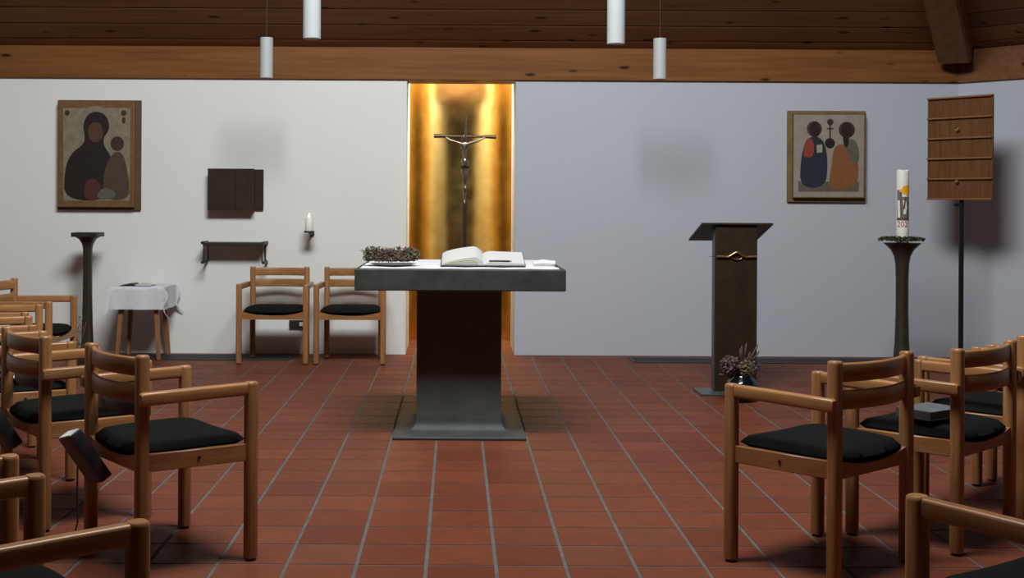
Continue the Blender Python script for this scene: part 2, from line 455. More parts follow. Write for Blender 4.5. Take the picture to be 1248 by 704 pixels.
def rafter(name, c):
    A = Vector((*c, ZB)); d = (APEX - A); Lh = d.length*kf; d.normalize()
    s = d.cross(Vector((0, 0, 1))).normalized(); u = s.cross(d).normalized()
    if u.z < 0: u = -u
    wd, hg = .13, .22
    p0 = A + d*.12; p1 = A + d*Lh
    b_ = nb()
    hexa(b_, [p0 - s*wd - u*hg, p0 + s*wd - u*hg, p1 + s*wd - u*hg, p1 - s*wd - u*hg, p0 - s*wd, p0 + s*wd, p1 + s*wd, p1 - s*wd])
    bmesh.ops.bevel(b_, geom=list(b_.edges), offset=.015, segments=2, affect='EDGES')
    return struct(name, b_, M['rafter'])
for k, c in enumerate((cr[1], cr[0], cr[2], cr[7])): rafter('trim_%d' % (4+k), c)
# rooflight frame and pane
op = [Vector((*c, ZB)).lerp(APEX, kf) for c in cr]
bm = nb()
for i in range(8):
    a, b = op[i], op[(i+1) % 8]; up = Vector((0, 0, .35)); out = lambda q: q + (Vector((q.x, q.y - 3.02, 0))).normalized()*.06
    hexa(bm, [a, b, out(b), out(a), a+up, b+up, out(b)+up, out(a)+up])
win = struct('window_1', bm, M['wall_o'])
gl = mat('rooflight_glass', (.9, .95, 1), .15); gl.node_tree.nodes['Principled BSDF'].inputs['Transmission Weight'].default_value = 1.0
bm = nb(); prism(bm, [p + Vector((0, 0, .3)) for p in op], (0, 0, .012)); obj('pane', bm, gl, win)

# ------------------------------------------------------------------ altar
AX, AD = .02, 6.875
bm = nb(); b2(bm, -.345, .392, 6.505, 7.245, 0.0005, .016, .004); alt = thing('altar', 'grey stone altar table on a single dark flared pillar', 'altar', (AX, AD, 0))
def shift(o): o.location = (-AX, -AD, 0); return o
shift(obj('base_plate', bm, M['plinth'], alt))
# pillar with flared foot and head
sl_w = 258/F*6.33; pw = .237
prof = []
for k in range(9):
    a = k/8*math.pi/2; prof.append((pw + .078*(1-math.sin(a)), .016 + .078*(1-math.cos(a))))
for k in range(1, 9): prof.append((pw, .094 + (.795-.094)*k/8))
for k in range(1, 7):
    a = k/6*math.pi/2; prof.append((pw + .03*(1-math.cos(a)), .795 + .036*math.sin(a)))
def square_loft(bm, prof, c, kx=1, ky=1):
    rings = []
    for r, z in prof:
        rings.append([bm.verts.new((c[0]+sx*r*kx, c[1]+sy*r*ky, z)) for sx, sy in ((-1, -1), (1, -1), (1, 1), (-1, 1))])
    for a, b in zip(rings, rings[1:]):
        for i in range(4): bm.faces.new((a[i], a[(i+1) % 4], b[(i+1) % 4], b[i]))
    bm.faces.new(rings[0][::-1]); bm.faces.new(rings[-1]); return bm
bm = nb(); square_loft(bm, prof[8:], (0, 0)); obj('pillar', bm, M['stone'], alt, 40)
bm = nb(); square_loft(bm, prof[:9], (0, 0)); obj('flared_foot', bm, M['plinth'], alt, 40)
xl, xr = PX(432, 6.33, 340), PX(690, 6.33, 340); ZT, ZBt = .947, .831
bm = nb(); b2(bm, xl, xr, 6.33, 7.42, ZBt, ZT, .006, 2); shift(obj('slab', bm, M['slab'], alt))
# altar cloth
bm = nb()
cx0, cx1, cy0, cy1 = xl+.025, xr-.035, 6.355, 7.40
def cl(u, v):
    e = .004 if (u in (0, 1) or v in (0, 1)) else 0
    return Vector((cx0 + (cx1-cx0)*u + .004*math.sin(v*23), cy0 + (cy1-cy0)*v + .005*math.sin(u*31) + .003*math.sin(u*83), ZT + .004 + .0025*abs(math.sin(u*17+v*5)*math.sin(v*9+1)) - e*.5))
solid(bm, cl, lambda u, v: Vector((cl(u, v).x, cl(u, v).y, ZT+.0006)), 40, 30)
tag(obj('altar_cloth', bm, M['linen'], None, 40), 'white linen cloth with a lace edge lying on the stone altar slab', 'cloth')
# rolled lace edge at the right
bm = nb()
for k in range(7):
    yk = 6.62 + k*.035
    tube(bm, [(PX(650, yk)+.0, yk, ZT+.018), (PX(662, yk), yk+.004, ZT+.022+.004*math.sin(k*2)), (PX(677, yk), yk, ZT+.018)], [.010, .012, .010], 6)
tag(obj('folded_lace_cloth', bm, M['linen'], None, 60), 'small rolled lace cloth at the right end of the altar top', 'cloth')
# wreath on an oval dish
wy = 6.53; wx = PX(479, wy, 320)
dish = thing('oval_dish', 'oval pewter dish under the herb wreath on the altar', 'dish', (wx, wy, ZT+.007))
bm = nb(); lathe(bm, [(.06, 0), (.08, .001), (.105, .006), (.122, .011), (.124, .0125), (.117, .0125), (.10, .008), (.07, .005), (.02, .004)], 40, sy=.85)
obj('bowl', bm, M['pewter'], dish, 50)
bm = nb(); lathe(bm, [(.121, .0112), (.126, .0112), (.126, .0135), (.121, .0135)], 40, sy=.85); obj('rim', bm, M['pewter'], dish, 50)
def leafy(bm, c, s, rnd, n=1, flat=.35):
    for _ in range(n):
        Mx = Matrix.Rotation(rnd.uniform(0, 6.28), 4, 'Z') @ Matrix.Rotation(rnd.uniform(-1.3, 1.3), 4, 'X') @ Matrix.Rotation(rnd.uniform(-1.2, 1.2), 4, 'Y')
        pts = [(-.9, 0, 0), (-.2, .42, .12), (.9, 0, .05), (-.2, -.42, .12), (0, 0, -flat*.5)]
        vs = [bm.verts.new(Vector(c) + (Mx @ Vector(p))*s) for p in pts]
        for f in ((0, 1, 2), (0, 2, 3), (0, 4, 1), (1, 4, 2), (2, 4, 3), (3, 4, 0)): bm.faces.new([vs[i] for i in f])
rnd = random.Random(3)
wr = thing('herb_wreath', 'round wreath of mauve and green herbs on the altar', 'wreath', (wx - .012, wy+.02, ZT+.0245))
bm = nb(); tube(bm, [(.105*math.cos(a*math.pi/12), .095*math.sin(a*math.pi/12), .022) for a in range(25)], .012, 8); obj('ring', bm, M['straw'], wr, 60)
bm = nb()
for _ in range(1700):
    a = rnd.uniform(0, 6.283); q = rnd.uniform(0, 6.283); rr = (.040+.008*math.sin(a*5+1)*math.sin(a*11))*math.sqrt(rnd.random())
    rad = .112 + rr*math.cos(q); z = .04 + rr*math.sin(q)
    leafy(bm, (rad*math.cos(a)*1.02, rad*math.sin(a)*.9, max(z, .012)), rnd.uniform(.008, .015), rnd)
o = obj('leaves', bm, M['leafmix'], wr); o['kind'] = 'stuff'
bm = nb()
for _ in range(16):
    a = rnd.uniform(0, 6.283); b0 = Vector((.13*math.cos(a), .115*math.sin(a), .035)); e = b0 + Vector((.05*math.cos(a+.4), .03*math.sin(a), rnd.uniform(.01, .05)))
    tube(bm, [b0, (b0+e)/2 + Vector((0, 0, .012)), e], .0012, 4)
o = obj('twigs', bm, M['straw'], wr); o['kind'] = 'stuff'
# open missal on a low rest
bk = thing('open_missal', 'large open missal with white pages on the altar', 'book', (PX(588, 6.62, 320), 6.44, ZT+.0065))
tilt = Matrix.Rotation(R(9), 4, 'X')
def tm(x, y, z): q = tilt @ Vector((x, y, z)); return Vector((q.x, q.y, q.z + .004))
bm = nb(); hexa(bm, [(-.17, .03, .0), (.17, .03, .0), (.17, .31, .0), (-.17, .31, .0), (-.17, .03, .006), (.17, .03, .006), (.17, .31, .06), (-.17, .31, .06)]); obj('book_rest', bm, M['linen'], bk)
bm = nb(); b2(bm, -.232, .232, 0, .325, .0005, .006, .0015); bmesh.ops.transform(bm, matrix=Matrix.Translation((0, 0, .004)) @ tilt, verts=bm.verts); obj('cover', bm, M['leather'], bk)
def left_top(u): # u 0 spine .. 1 outer
    return .0065 + .036*math.sin(min(1, u*4.2+.02)*math.pi/2)*(1-u)**.55 + .012*(1-u**3)
bm = nb()
solid(bm, lambda u, v: tm(-.226*u, .004 + .312*v, left_top(u)), lambda u, v: tm(-.226*u - .0, .004+.312*v, .0062), 18, 6); obj('left_pages', bm, M['paper'], bk, 40)
bm = nb()
solid(bm, lambda u, v: tm(.226*u, .004 + .312*v, .0065 + .018*math.sin(min(1, u*5)*math.pi/2) - .008*u), lambda u, v: tm(.226*u, .004+.312*v, .0062), 14, 6); obj('right_pages', bm, M['paper'], bk, 40)
for k in range(3):
    bm = nb(); z = .25 + .22*k
    solid(bm, lambda u, v: tm(-.03-.18*u, .0015+.003*v, .0062+(left_top(.05+u*.9)-.0062)*(z+.06)), lambda u, v: tm(-.03-.18*u, .0015+.003*v, .0062+(left_top(.05+u*.9)-.0062)*z), 12, 1); obj('page_edge', bm, M['pages'], bk)
pen = thing('pen', 'dark grey pen lying on the open missal', 'pen', (PX(588, 6.62, 320)+.095, 6.457, ZT+.0392), 0)
bm = nb(); tube(bm, [(-.062, 0, 0), (.03, .002, 0), (.045, .002, 0), (.062, .003, 0)], [.0055, .0055, .0045, .0012], 8); obj('barrel', bm, M['leather'], pen, 50)
bm = nb(); b2(bm, -.055, -.02, -.008, -.0055, -.001, .001); obj('clip', bm, M['screw'], pen)

# ------------------------------------------------------------------ crucifix behind the altar
cd = 9.3; cxx = PX(566.5, cd, 200)
cz = lambda py: PZ(py, cd, 566)
cru = thing('standing_crucifix', 'slender bronze crucifix on a staff before the gold niche', 'crucifix', (cxx, cd, 0))
bm = nb(); lathe(bm, [(.17, 0), (.17, .015), (.15, .03), (.05, .045), (.022, .07), (.02, .12)], 28); obj('foot', bm, M['bronze_d'], cru, 40)
bm = nb(); tube(bm, [(0, 0, .1), (0, 0, cz(252)), (0, 0, cz(248))], [.019, .017, .021], 10); tube(bm, [(0, 0, cz(249)), (0, 0, cz(245)), (0, 0, cz(243))], [.021, .019, .011], 10); obj('staff', bm, M['cross_d'], cru, 50)
bm = nb(); tube(bm, [(0, 0, cz(246)), (0, 0, cz(175)), (.008, 0, cz(160)), (.013, 0, cz(139))], [.012, .012, .011, .002], 8); obj('upright', bm, M['cross'], cru, 50)
bm = nb(); za = cz(166); hw = 76/F*cd/2
tube(bm, [(-hw, 0, za+.002), (-hw+.10, 0, za), (-hw+.101, 0, za), (0, 0, za-.002), (hw-.101, 0, za-.002), (hw-.1, 0, za-.002), (hw, 0, za-.004)], [.016, .013, .009, .010, .009, .013, .016], 8)
obj('crossbar', bm, M['cross_d'], cru, 50)
# corpus: one skinned figure, arms raised to the bar, head bowed
def skin_fig(name, pts, edges, rad, m, parent, root=0, sub=2):
    me = bpy.data.meshes.new(name); me.from_pydata(pts, edges, []); o = link(bpy.data.objects.new(name, me))
    md = o.modifiers.new('s', 'SKIN'); md.use_smooth_shade = True
    for i, sv in enumerate(me.skin_vertices[0].data):
        r = rad[i]; sv.radius = r if isinstance(r, tuple) else (r, r); sv.use_root = (i == root)
    o.modifiers.new('u', 'SUBSURF').levels = sub
    dg = bpy.context.evaluated_depsgraph_get(); nm = bpy.data.meshes.new_from_object(o.evaluated_get(dg))
    nm.materials.clear(); nm.materials.append(m)
    bpy.data.objects.remove(o)
    r = link(bpy.data.objects.new(name, nm), parent)
    for p in nm.polygons: p.use_smooth = True
    return r
zy = -.035
zs = lambda py: cz(py)
fp = [(0, zy, zs(198)), (-.003, zy, zs(188)), (-.004, zy, zs(178)), (-.006, zy-.005, zs(173.5)), (-.01, zy-.018, zs(169)), (-.011, zy-.02, zs(164)),
      (-.05, zy, zs(174)), (-.11, zy+.01, zs(171.5)), (-.155, -.014, zs(167)), (.045, zy, zs(174)), (.10, zy+.01, zs(172)), (.16, -.014, zs(167)),
      (-.013, zy-.012, zs(206)), (-.006, zy-.016, zs(214)), (.0, zy+.008, zs(224)), (.003, zy-.004, zs(230)),
      (.014, zy-.01, zs(206)), (.009, zy-.02, zs(215)), (.004, zy+.004, zs(225)), (.005, zy-.008, zs(231))]
fe = [(0, 1), (1, 2), (2, 3), (3, 4), (4, 5), (2, 6), (6, 7), (7, 8), (2, 9), (9, 10), (10, 11), (0, 12), (12, 13), (13, 14), (14, 15), (0, 16), (16, 17), (17, 18), (18, 19)]
fr = [(.021, .016), (.018, .014), (.028, .019), .011, .019, .016, .011, .009, .007, .011, .010, .007, .017, .014, .009, .007, .017, .014, .009, .007]
skin_fig('figure', fp, fe, fr, M['cross'], cru)
bm = nb(); lathe(bm, [(.021, 0), (.026, .02), (.024, .045), (.019, .05)], 14, (0, zy-.001, zs(201)), sy=.85); obj('loincloth', bm, M['cross'], cru, 50)

# ------------------------------------------------------------------ chairs
def leg_bm(z1, w=.046):
    bm = nb(); pr = rrect(w, w, .016, 3)
    zs_ = [(.010, .98), (.012, 1), (z1-.010, 1), (z1-.003, .95), (z1, .82)]
    rings = [[bm.verts.new((x*k, y*k, z)) for x, y in pr] for z, k in zs_]
    n_ = len(pr)
    for a, b in zip(rings, rings[1:]):
        for i in range(n_): bm.faces.new((a[i], a[(i+1) % n_], b[(i+1) % n_], b[i]))
    bm.faces.new(rings[0][::-1]); bm.faces.new(rings[-1]); return bm
def mesh_of(name, bm, m, smooth=40):
    o = obj(name, bm, m, None, smooth); me = o.data; bpy.data.objects.remove(o); return me
ME = {}
ME['fleg'] = mesh_of('leg', leg_bm(.645), M['wz']); ME['rleg'] = mesh_of('leg', leg_bm(.766), M['wz'])
bm = nb(); lathe(bm, [(.019, 0), (.019, .010), (.017, .011)], 14); ME['foot'] = mesh_of('rubber_foot', bm, M['rubber'])
bm = nb(); lathe(bm, [(.006, 0), (.006, .002), (.004, .003)], 10); bmesh.ops.rotate(bm, matrix=Matrix.Rotation(R(90), 3, 'Y'), verts=bm.verts); ME['bolt'] = mesh_of('bolt', bm, M['rubber'])
for s, k in ((-1, 'L'), (1, 'R')):
    bm = nb(); xa, xb = s*.2655, s*.269
    pr = rrect(.034, .046, .009, 3)
    path = [(xa, -.224, .6185), (xa, -.215, .6195), (xa*.99+xb*.01, -.10, .6205), (xa*.6+xb*.4, .05, .6215), (xb, .178, .6215)]
    kk = [.8, 1, 1, 1, 1]
    rings = [[bm.verts.new((p[0]+a*q, p[1], p[2]+b*q)) for a, b in pr] for p, q in zip(path, kk)]
    n_ = len(pr)
    for a, b in zip(rings, rings[1:]):
        for i in range(n_): bm.faces.new((a[i], a[(i+1) % n_], b[(i+1) % n_], b[i]))
    bm.faces.new(rings[0][::-1]); bm.faces.new(rings[-1]); ME['arm'+k] = mesh_of('armrest', bm, M['wy'])
    bm = nb(); hexa(bm, [(s*.2265-.012, -.18, .362), (s*.2265+.012, -.18, .362), (s*.266+.012, .18, .362), (s*.266-.012, .18, .362),
                         (s*.2265-.012, -.18, .424), (s*.2265+.012, -.18, .424), (s*.266+.012, .18, .424), (s*.266-.012, .18, .424)])
    bmesh.ops.bevel(bm, geom=list(bm.edges), offset=.003, segments=1, affect='EDGES'); ME['rail'+k] = mesh_of('side_rail', bm, M['wy'])
def cross_rail(hw, y, dip, bow):
    bm = nb(); n_ = 12
    top = lambda u, v: Vector(((u*2-1)*hw, y - bow*(1-(u*2-1)**2) + (v-.5)*.024, .424 - dip*(1-(u*2-1)**2)))
    bot = lambda u, v: Vector(((u*2-1)*hw, y - bow*(1-(u*2-1)**2) + (v-.5)*.024, .362))
    return solid(bm, top, bot, n_, 1)
ME['rail_f'] = mesh_of('front_rail', cross_rail(.25, .203, .034, 0), M['wx'])
ME['rail_r'] = mesh_of('rear_rail', cross_rail(.208, -.20, .026, .0), M['wx'])
def slat(z0, z1):
    bm = nb(); pts = []
    for i in range(17):
        u = i/16*2-1; pts.append((u*.209, -.198 - .042*(1-u*u), (z0+z1)/2))
    return sweep(bm, pts, rrect(.019, z1-z0, .007, 2))
ME['slat1'] = mesh_of('backrest_slat', slat(.692, .757), M['wx'], 50); ME['slat2'] = mesh_of('backrest_slat', slat(.598, .664), M['wx'], 50)
def cushion():
    bm = nb(); nu, nv = 22, 20
    def xy(u, v):
        a, b = u*2-1, v*2-1
        # rounded square map
        r = 1/max(1e-6, (abs(a)**7+abs(b)**7)**(1/7)) * max(abs(a), abs(b)) if (a or b) else 1
        a2, b2_ = a*r, b*r
        t_ = (b2_+1)/2
        hw = .222 + (.243-.222)*t_ + .010*math.sin(t_*math.pi)
        return a2*hw, -.212 + .432*t_, max(abs(a), abs(b)), a2, b2_
    def top(u, v):
        x, y, m, a, b = xy(u, v); e = .431 - .010*(1-a*a)
        return Vector((x, y, e + .036*(1-m**4.5)**.5 + .004*(1-a*a)*(1-b*b)))
    def bot(u, v):
        x, y, m, a, b = xy(u, v); e = .431 - .010*(1-a*a)
        return Vector((x*.995, y, e - .0005 - (.014 + .022*(1-a*a))*(1-m**5)**.5))
    solid(bm, top, bot, nu, nv)
    bmesh.ops.remove_doubles(bm, verts=bm.verts, dist=.0007); return bm
ME['seat'] = mesh_of('seat', cushion(), M['fabric'], 70)
def strap():
    bm = nb(); pts = []
    for i in range(13):
        u = i/12*2-1; pts.append((u*.195, -.212 - .042*(1-u*u)+.048, .571))
    return sweep(bm, pts, rrect(.026, .052, .010, 2))
ME['strap'] = mesh_of('row_connector', strap(), M['black'], 50)
def holder():
    bm = nb(); box(bm, (0, 0, 0), (.125, .048, .205), None, .006, 2); return bm
ME['holder'] = mesh_of('book_holder', holder(), M['black'])
bm = nb(); box(bm, (0, 0, 0), (.105, .042, .004)); ME['card'] = mesh_of('paper', bm, mat('bright_card', (.85, .86, .88), .6))

def make_chair():
    t = thing('armchair', 'x', 'chair')
    for x, y, k in ((-.269, .2, 'fleg'), (.269, .2, 'fleg'), (-.2265, -.2, 'rleg'), (.2265, -.2, 'rleg')):
        l = share('leg', ME[k], t, (x, y, 0)); share('rubber_foot', ME['foot'], l)
    for k in 'LR':
        share('armrest', ME['arm'+k], t); r = share('side_rail', ME['rail'+k], t)
        share('bolt', ME['bolt'], r, ((.248+.011) if k == 'R' else -(.248+.011), -.0, .395), (0, 0, 0 if k == 'R' else R(180)))
    share('front_rail', ME['rail_f'], t); share('rear_rail', ME['rail_r'], t)
    share('backrest_slat', ME['slat1'], t); share('backrest_slat', ME['slat2'], t)
    share('seat', ME['seat'], t)
    return t
chair0 = make_chair(); first = [True]
def chair(fc, deg, label, group, strap=False, hold=False):
    th = R(deg); f = Vector((math.cos(th), math.sin(th), 0))
    c = chair0 if first[0] else dup(chair0); first[0] = False
    p = Vector((fc[0], fc[1], 0)) - f*.2
    c.location = p; c.rotation_euler = (0, 0, th - math.pi/2)
    tag(c, label, 'chair', group)
    if strap: share('row_connector', ME['strap'], c)
    if hold:
        h = share('book_holder', ME['holder'], c, (-.125, -.262, .365), (R(30), R(-14), R(0)))
        share('paper', ME['card'], h, (0, .0, .1045), (0, 0, 0))
    return c
gl_, gr_, gw_ = 'wooden armchairs curving around the left of the altar', 'wooden armchairs curving around the right of the altar', 'wooden armchairs against the back wall'
chair((-1.475, 9.545), -90, 'wooden armchair against the white wall under the shelf, left one of the pair', gw_)
chair((-.853, 9.55), -90, 'wooden armchair against the white wall, partly hidden by the altar slab', gw_)
chair((-.908, 4.512), 38.7, 'large wooden armchair at left with black seat, fully visible at end of row', gl_, True, True)
chair((-1.441, 5.087), 38.7, 'wooden armchair right behind the foremost left row chair, black book holder at frame edge', gl_, True, True)
chair((-1.935, 5.745), 32.8, 'wooden armchair in left arc with papers lying on its seat', gl_)
chair((-2.335, 6.51), 22, 'wooden armchair in left arc just beyond the one holding papers', gl_)
chair((-2.59, 7.255), 11, 'wooden armchair in left arc, second nearest to the back wall', gl_)
chair((-2.665, 8.02), 1, 'wooden armchair in left arc nearest to the back wall, seen side on', gl_)
chair((-.82, 2.61), 41, 'foreground wooden armchair cropped by the bottom left corner', gl_)
chair((-1.316, 3.233), 41, 'foreground wooden armchair showing only an arm post at the left edge', gl_)
chair((1.217, 4.488), 129, 'large wooden armchair at right with black seat, fully visible at end of row', gr_)
chair((1.768, 4.857), 132, 'wooden armchair at right with a grey book on its seat', gr_)
chair((2.23, 5.33), 133, 'wooden armchair at right edge, just behind the one carrying a grey book', gr_)
chair((2.735, 5.80), 134, 'wooden armchair at right edge farthest from camera, mostly out of frame', gr_)
chair((1.039+.269*math.sin(R(122)), 2.66-.269*math.cos(R(122))), 122, 'foreground wooden armchair cropped by the bottom right corner', gr_)

# books and papers on seats
def closed_book(name, label, loc, rz, sx, sy, sz, mc):
    t = thing(name, label, 'book', loc, rz)
    bm = nb(); b2(bm, -sx/2, sx/2, -sy/2, sy/2, 0, .003, .001); b2(bm, -sx/2, sx/2, -sy/2, sy/2, sz-.003, sz, .001); b2(bm, -sx/2, -sx/2+.003, -sy/2, sy/2, .0031, sz-.0031); obj('cover', bm, mc, t)
    bm = nb(); b2(bm, -sx/2+.004, sx/2-.005, -sy/2+.005, sy/2-.005, .0033, sz-.0033); obj('pages', bm, M['book_g'], t)
    return t
closed_book('hymn_book', 'grey hymn book lying on a chair seat at right', (1.845, 4.615, .479), R(34), .205, .15, .035, M['book_g'])
b_ = closed_book('prayer_book', 'black prayer book on a left arc chair seat beside white paper', (-2.12, 5.60, .479), R(20), .13, .18, .03, M['leather'])
bm = nb(); solid(bm, lambda u, v: Vector(((u-.5)*.2, (v-.5)*.15, .003+.004*math.sin(u*3))), lambda u, v: Vector(((u-.5)*.2, (v-.5)*.15, .002+.004*math.sin(u*3))), 6, 2)
o = tag(obj('paper_sheet', bm, M['paper']), 'white sheet of paper on a left arc chair seat', 'paper'); o.location = (-1.985, 5.56, .479); o.rotation_euler = (0, 0, R(30))
bm = nb()
tube(bm, [(-1.45, 4.56, .36), (-1.452, 4.562, .2), (-1.45, 4.56, .06), (-1.46, 4.55, .012), (-1.52, 4.50, .004), (-1.66, 4.42, .004), (-1.8, 4.40, .004)], .0035, 6)
tag(obj('cable', bm, M['rubber'], None, 60), 'thin black cable hanging down between left chairs to the floor', 'cable')

# ------------------------------------------------------------------ wall furnishings, left
def icon(name, label, x0, x1, y0, y1, fx0, fx1, fy0, fy1, back, gap=.07):
    d0 = DW
    t = thing(name, label, 'icon', (PX((x0+x1)/2, d0, (y0+y1)/2), DW-.004, PZ(y1, d0, (x0+x1)/2)))
    ox, oz = t.location.x, t.location.z
    def rect(px0, px1, py0, py1, d):
        a = P(px0, py1, d); b = P(px1, py0, d); return a.x-ox, b.x-ox, a.z-oz, b.z-oz
    A = rect(x0, x1, y0, y1, DW-.025); bm = nb(); b2(bm, A[0], A[1], -.025, 0, A[2], A[3], .003); obj('backing_board', bm, back, t)
    Bq = rect(fx0, fx1, fy0, fy1, DW-gap); bm = nb(); b2(bm, Bq[0], Bq[1], -gap, -.026, Bq[2], Bq[3], .004, 2)
    fr = obj('panel', bm, M['gild'], t)
    return t, (lambda px, py, k: (P(px, py, DW-gap).x-ox, -gap-.0006*k-.0004, P(px, py, DW-gap).z-oz))
def poly(t, name, f, pts, m, k):
    bm = nb(); prism(bm, [f(x, y, k) for x, y in pts], (0, .0005, 0)); return obj(name, bm, m, t)
def ell(cx, cy, rx, ry, n=20): return [(cx + rx*math.cos(2*math.pi*i/n), cy + ry*math.sin(2*math.pi*i/n)) for i in range(n)]
def smoothpts(pts, it=2):
    for _ in range(it):
        q = []
        for i in range(len(pts)):
            a, b = pts[i], pts[(i+1) % len(pts)]
            q += [(a[0]*.75+b[0]*.25, a[1]*.75+b[1]*.25), (a[0]*.25+b[0]*.75, a[1]*.25+b[1]*.75)]
        pts = q
    return pts
Z1 = lambda x, y: (60 + x/4.54, 110 + y/4.54)
ic, fn = icon('icon_painting', 'dark icon painting of a veiled figure holding a child', 70, 172.2, 122.3, 255.5, 70, 164, 123, 252, M['icon_back'])
poly(ic, 'painted_ground', fn, [Z1(78, 98), Z1(450, 98), Z1(445, 610), Z1(80, 610)], M['icon_ground'], 1)
poly(ic, 'painted_halo', fn, [Z1(*p) for p in ell(258, 185, 100, 100)], M['p_halo'], 2)
poly(ic, 'painted_halo', fn, [Z1(*p) for p in ell(385, 300, 62, 64)], M['p_halo'], 3)
poly(ic, 'painted_mantle', fn, [Z1(*p) for p in smoothpts([(82, 608), (86, 440), (120, 350), (190, 300), (200, 260), (186, 190), (215, 130), (265, 115), (315, 135), (336, 190), (325, 235), (300, 262), (305, 310), (335, 350), (360, 420), (350, 608)])], M['p_dark'], 4)
poly(ic, 'painted_child', fn, [Z1(*p) for p in smoothpts([(300, 606), (300, 470), (330, 380), (362, 340), (400, 340), (425, 395), (436, 470), (444, 500), (444, 606)])], M['p_robe'], 5)
poly(ic, 'painted_face', fn, [Z1(*p) for p in ell(258, 232, 42, 56)], M['p_skin'], 6)
poly(ic, 'painted_face', fn, [Z1(*p) for p in ell(378, 295, 37, 40)], M['p_brown'], 7)
poly(ic, 'painted_robe', fn, [Z1(*p) for p in smoothpts([(190, 606), (200, 500), (250, 480), (300, 540), (290, 606)])], M['p_wine'], 8)
poly(ic, 'painted_fold', fn, [Z1(*p) for p in smoothpts([(250, 600), (300, 530), (370, 560), (365, 600)])], M['p_olive'], 9)
poly(ic, 'painted_mark', fn, [Z1(*p) for p in ell(102, 124, 14, 14)], M['p_brown'], 10)
poly(ic, 'painted_mark', fn, [Z1(*p) for p in ell(414, 125, 15, 15)], M['p_brown'], 10)
poly(ic, 'painted_mark', fn, [Z1(*p) for p in ell(414, 165, 10, 18)], M['p_brown'], 10)
Z2 = lambda x, y: (945 + x/5.416, 125 + y/5.416)
ic, fn = icon('icon_painting', 'pale icon painting of two standing figures under a small cross', 959.3, 1055, 135.3, 246, 966.5, 1055, 138, 241, M['icon_side'])
poly(ic, 'painted_ground', fn, [Z2(122, 80), Z2(585, 80), Z2(580, 622), Z2(118, 622)], M['icon_ground2'], 1)
poly(ic, 'painted_floor', fn, [Z2(150, 520), Z2(550, 520), Z2(550, 588), Z2(150, 588)], M['p_ground'], 2)
poly(ic, 'painted_halo', fn, [Z2(*p) for p in ell(256, 174, 50, 52)], M['p_wine'], 3)
poly(ic, 'painted_halo', fn, [Z2(*p) for p in ell(470, 180, 54, 54)], M['p_brown'], 3)
poly(ic, 'painted_robe', fn, [Z2(*p) for p in smoothpts([(160, 560), (165, 380), (190, 270), (225, 225), (290, 225), (330, 280), (345, 400), (330, 560)])], M['p_blue'], 4)
poly(ic, 'painted_mantle', fn, [Z2(*p) for p in smoothpts([(180, 350), (195, 250), (225, 225), (255, 270), (250, 355), (205, 365)])], M['p_red'], 5)
poly(ic, 'painted_robe', fn, [Z2(*p) for p in smoothpts([(345, 570), (370, 400), (385, 290), (440, 270), (520, 300), (550, 420), (540, 545), (440, 575)])], M['p_orange'], 4)
poly(ic, 'painted_mantle', fn, [Z2(*p) for p in smoothpts([(470, 330), (450, 250), (500, 235), (545, 270), (555, 400), (500, 400)])], M['p_olive'], 5)
poly(ic, 'painted_face', fn, [Z2(*p) for p in ell(260, 178, 34, 52)], M['p_dark'], 6)
poly(ic, 'painted_face', fn, [Z2(*p) for p in ell(470, 185, 36, 52)], M['p_dark'], 6)
poly(ic, 'painted_beard', fn, [Z2(*p) for p in smoothpts([(438, 215), (485, 215), (480, 290), (455, 300)])], M['p_dark'], 7)
poly(ic, 'painted_book', fn, [Z2(270, 280), Z2(308, 276), Z2(308, 328), Z2(272, 332)], M['p_pale'], 7)
poly(ic, 'painted_orb', fn, [Z2(*p) for p in ell(358, 268, 33, 34)], M['p_dark'], 6)
poly(ic, 'painted_orb', fn, [Z2(*p) for p in ell(360, 128, 21, 21)], M['p_brown'], 6)
poly(ic, 'painted_cross', fn, [Z2(354, 150), Z2(364, 150), Z2(364, 240), Z2(354, 240)], M['p_brown'], 7)
poly(ic, 'painted_cross', fn, [Z2(340, 168), Z2(382, 168), Z2(382, 175), Z2(340, 175)], M['p_brown'], 8)

# tabernacle box
td = DW-.115
x0, x1 = PX(253, td, 230), PX(309.5, td, 230); z0, z1 = PZ(256, td, 285), PZ(205.3, td, 285)
tb_ = thing('tabernacle', 'dark bronze two door tabernacle box on the white wall', 'tabernacle', ((x0+x1)/2, DW, z0)); ox, oz = tb_.location.x, z0
xb = PX(321, DW-.02, 230)
bm = nb(); b2(bm, x0-ox+.012, xb-ox, -.03, -.001, .004, z1-z0-.004, .003); obj('back_plate', bm, M['bronze'], tb_)
bm = nb(); b2(bm, x0-ox+.004, x1-ox-.004, -.10, -.0305, .004, z1-z0-.004, .003); obj('body', bm, M['bronze_d'], tb_)
mid = PX(286.5, td, 230)-ox
for a, b in ((x0-ox, mid-.0015), (mid+.0015, x1-ox)):
    bm = nb(); b2(bm, a, b, -.115, -.1005, 0, z1-z0, .003, 2); dd = obj('door', bm, M['bronze'], tb_)
bm = nb(); lathe(bm, [(.006, 0), (.006, .008)], 10); bmesh.ops.rotate(bm, matrix=Matrix.Rotation(R(90), 3, 'X'), verts=bm.verts); bmesh.ops.translate(bm, vec=(mid-.012, -.115, .16), verts=bm.verts); obj('keyhole', bm, M['bronze_d'], dd)
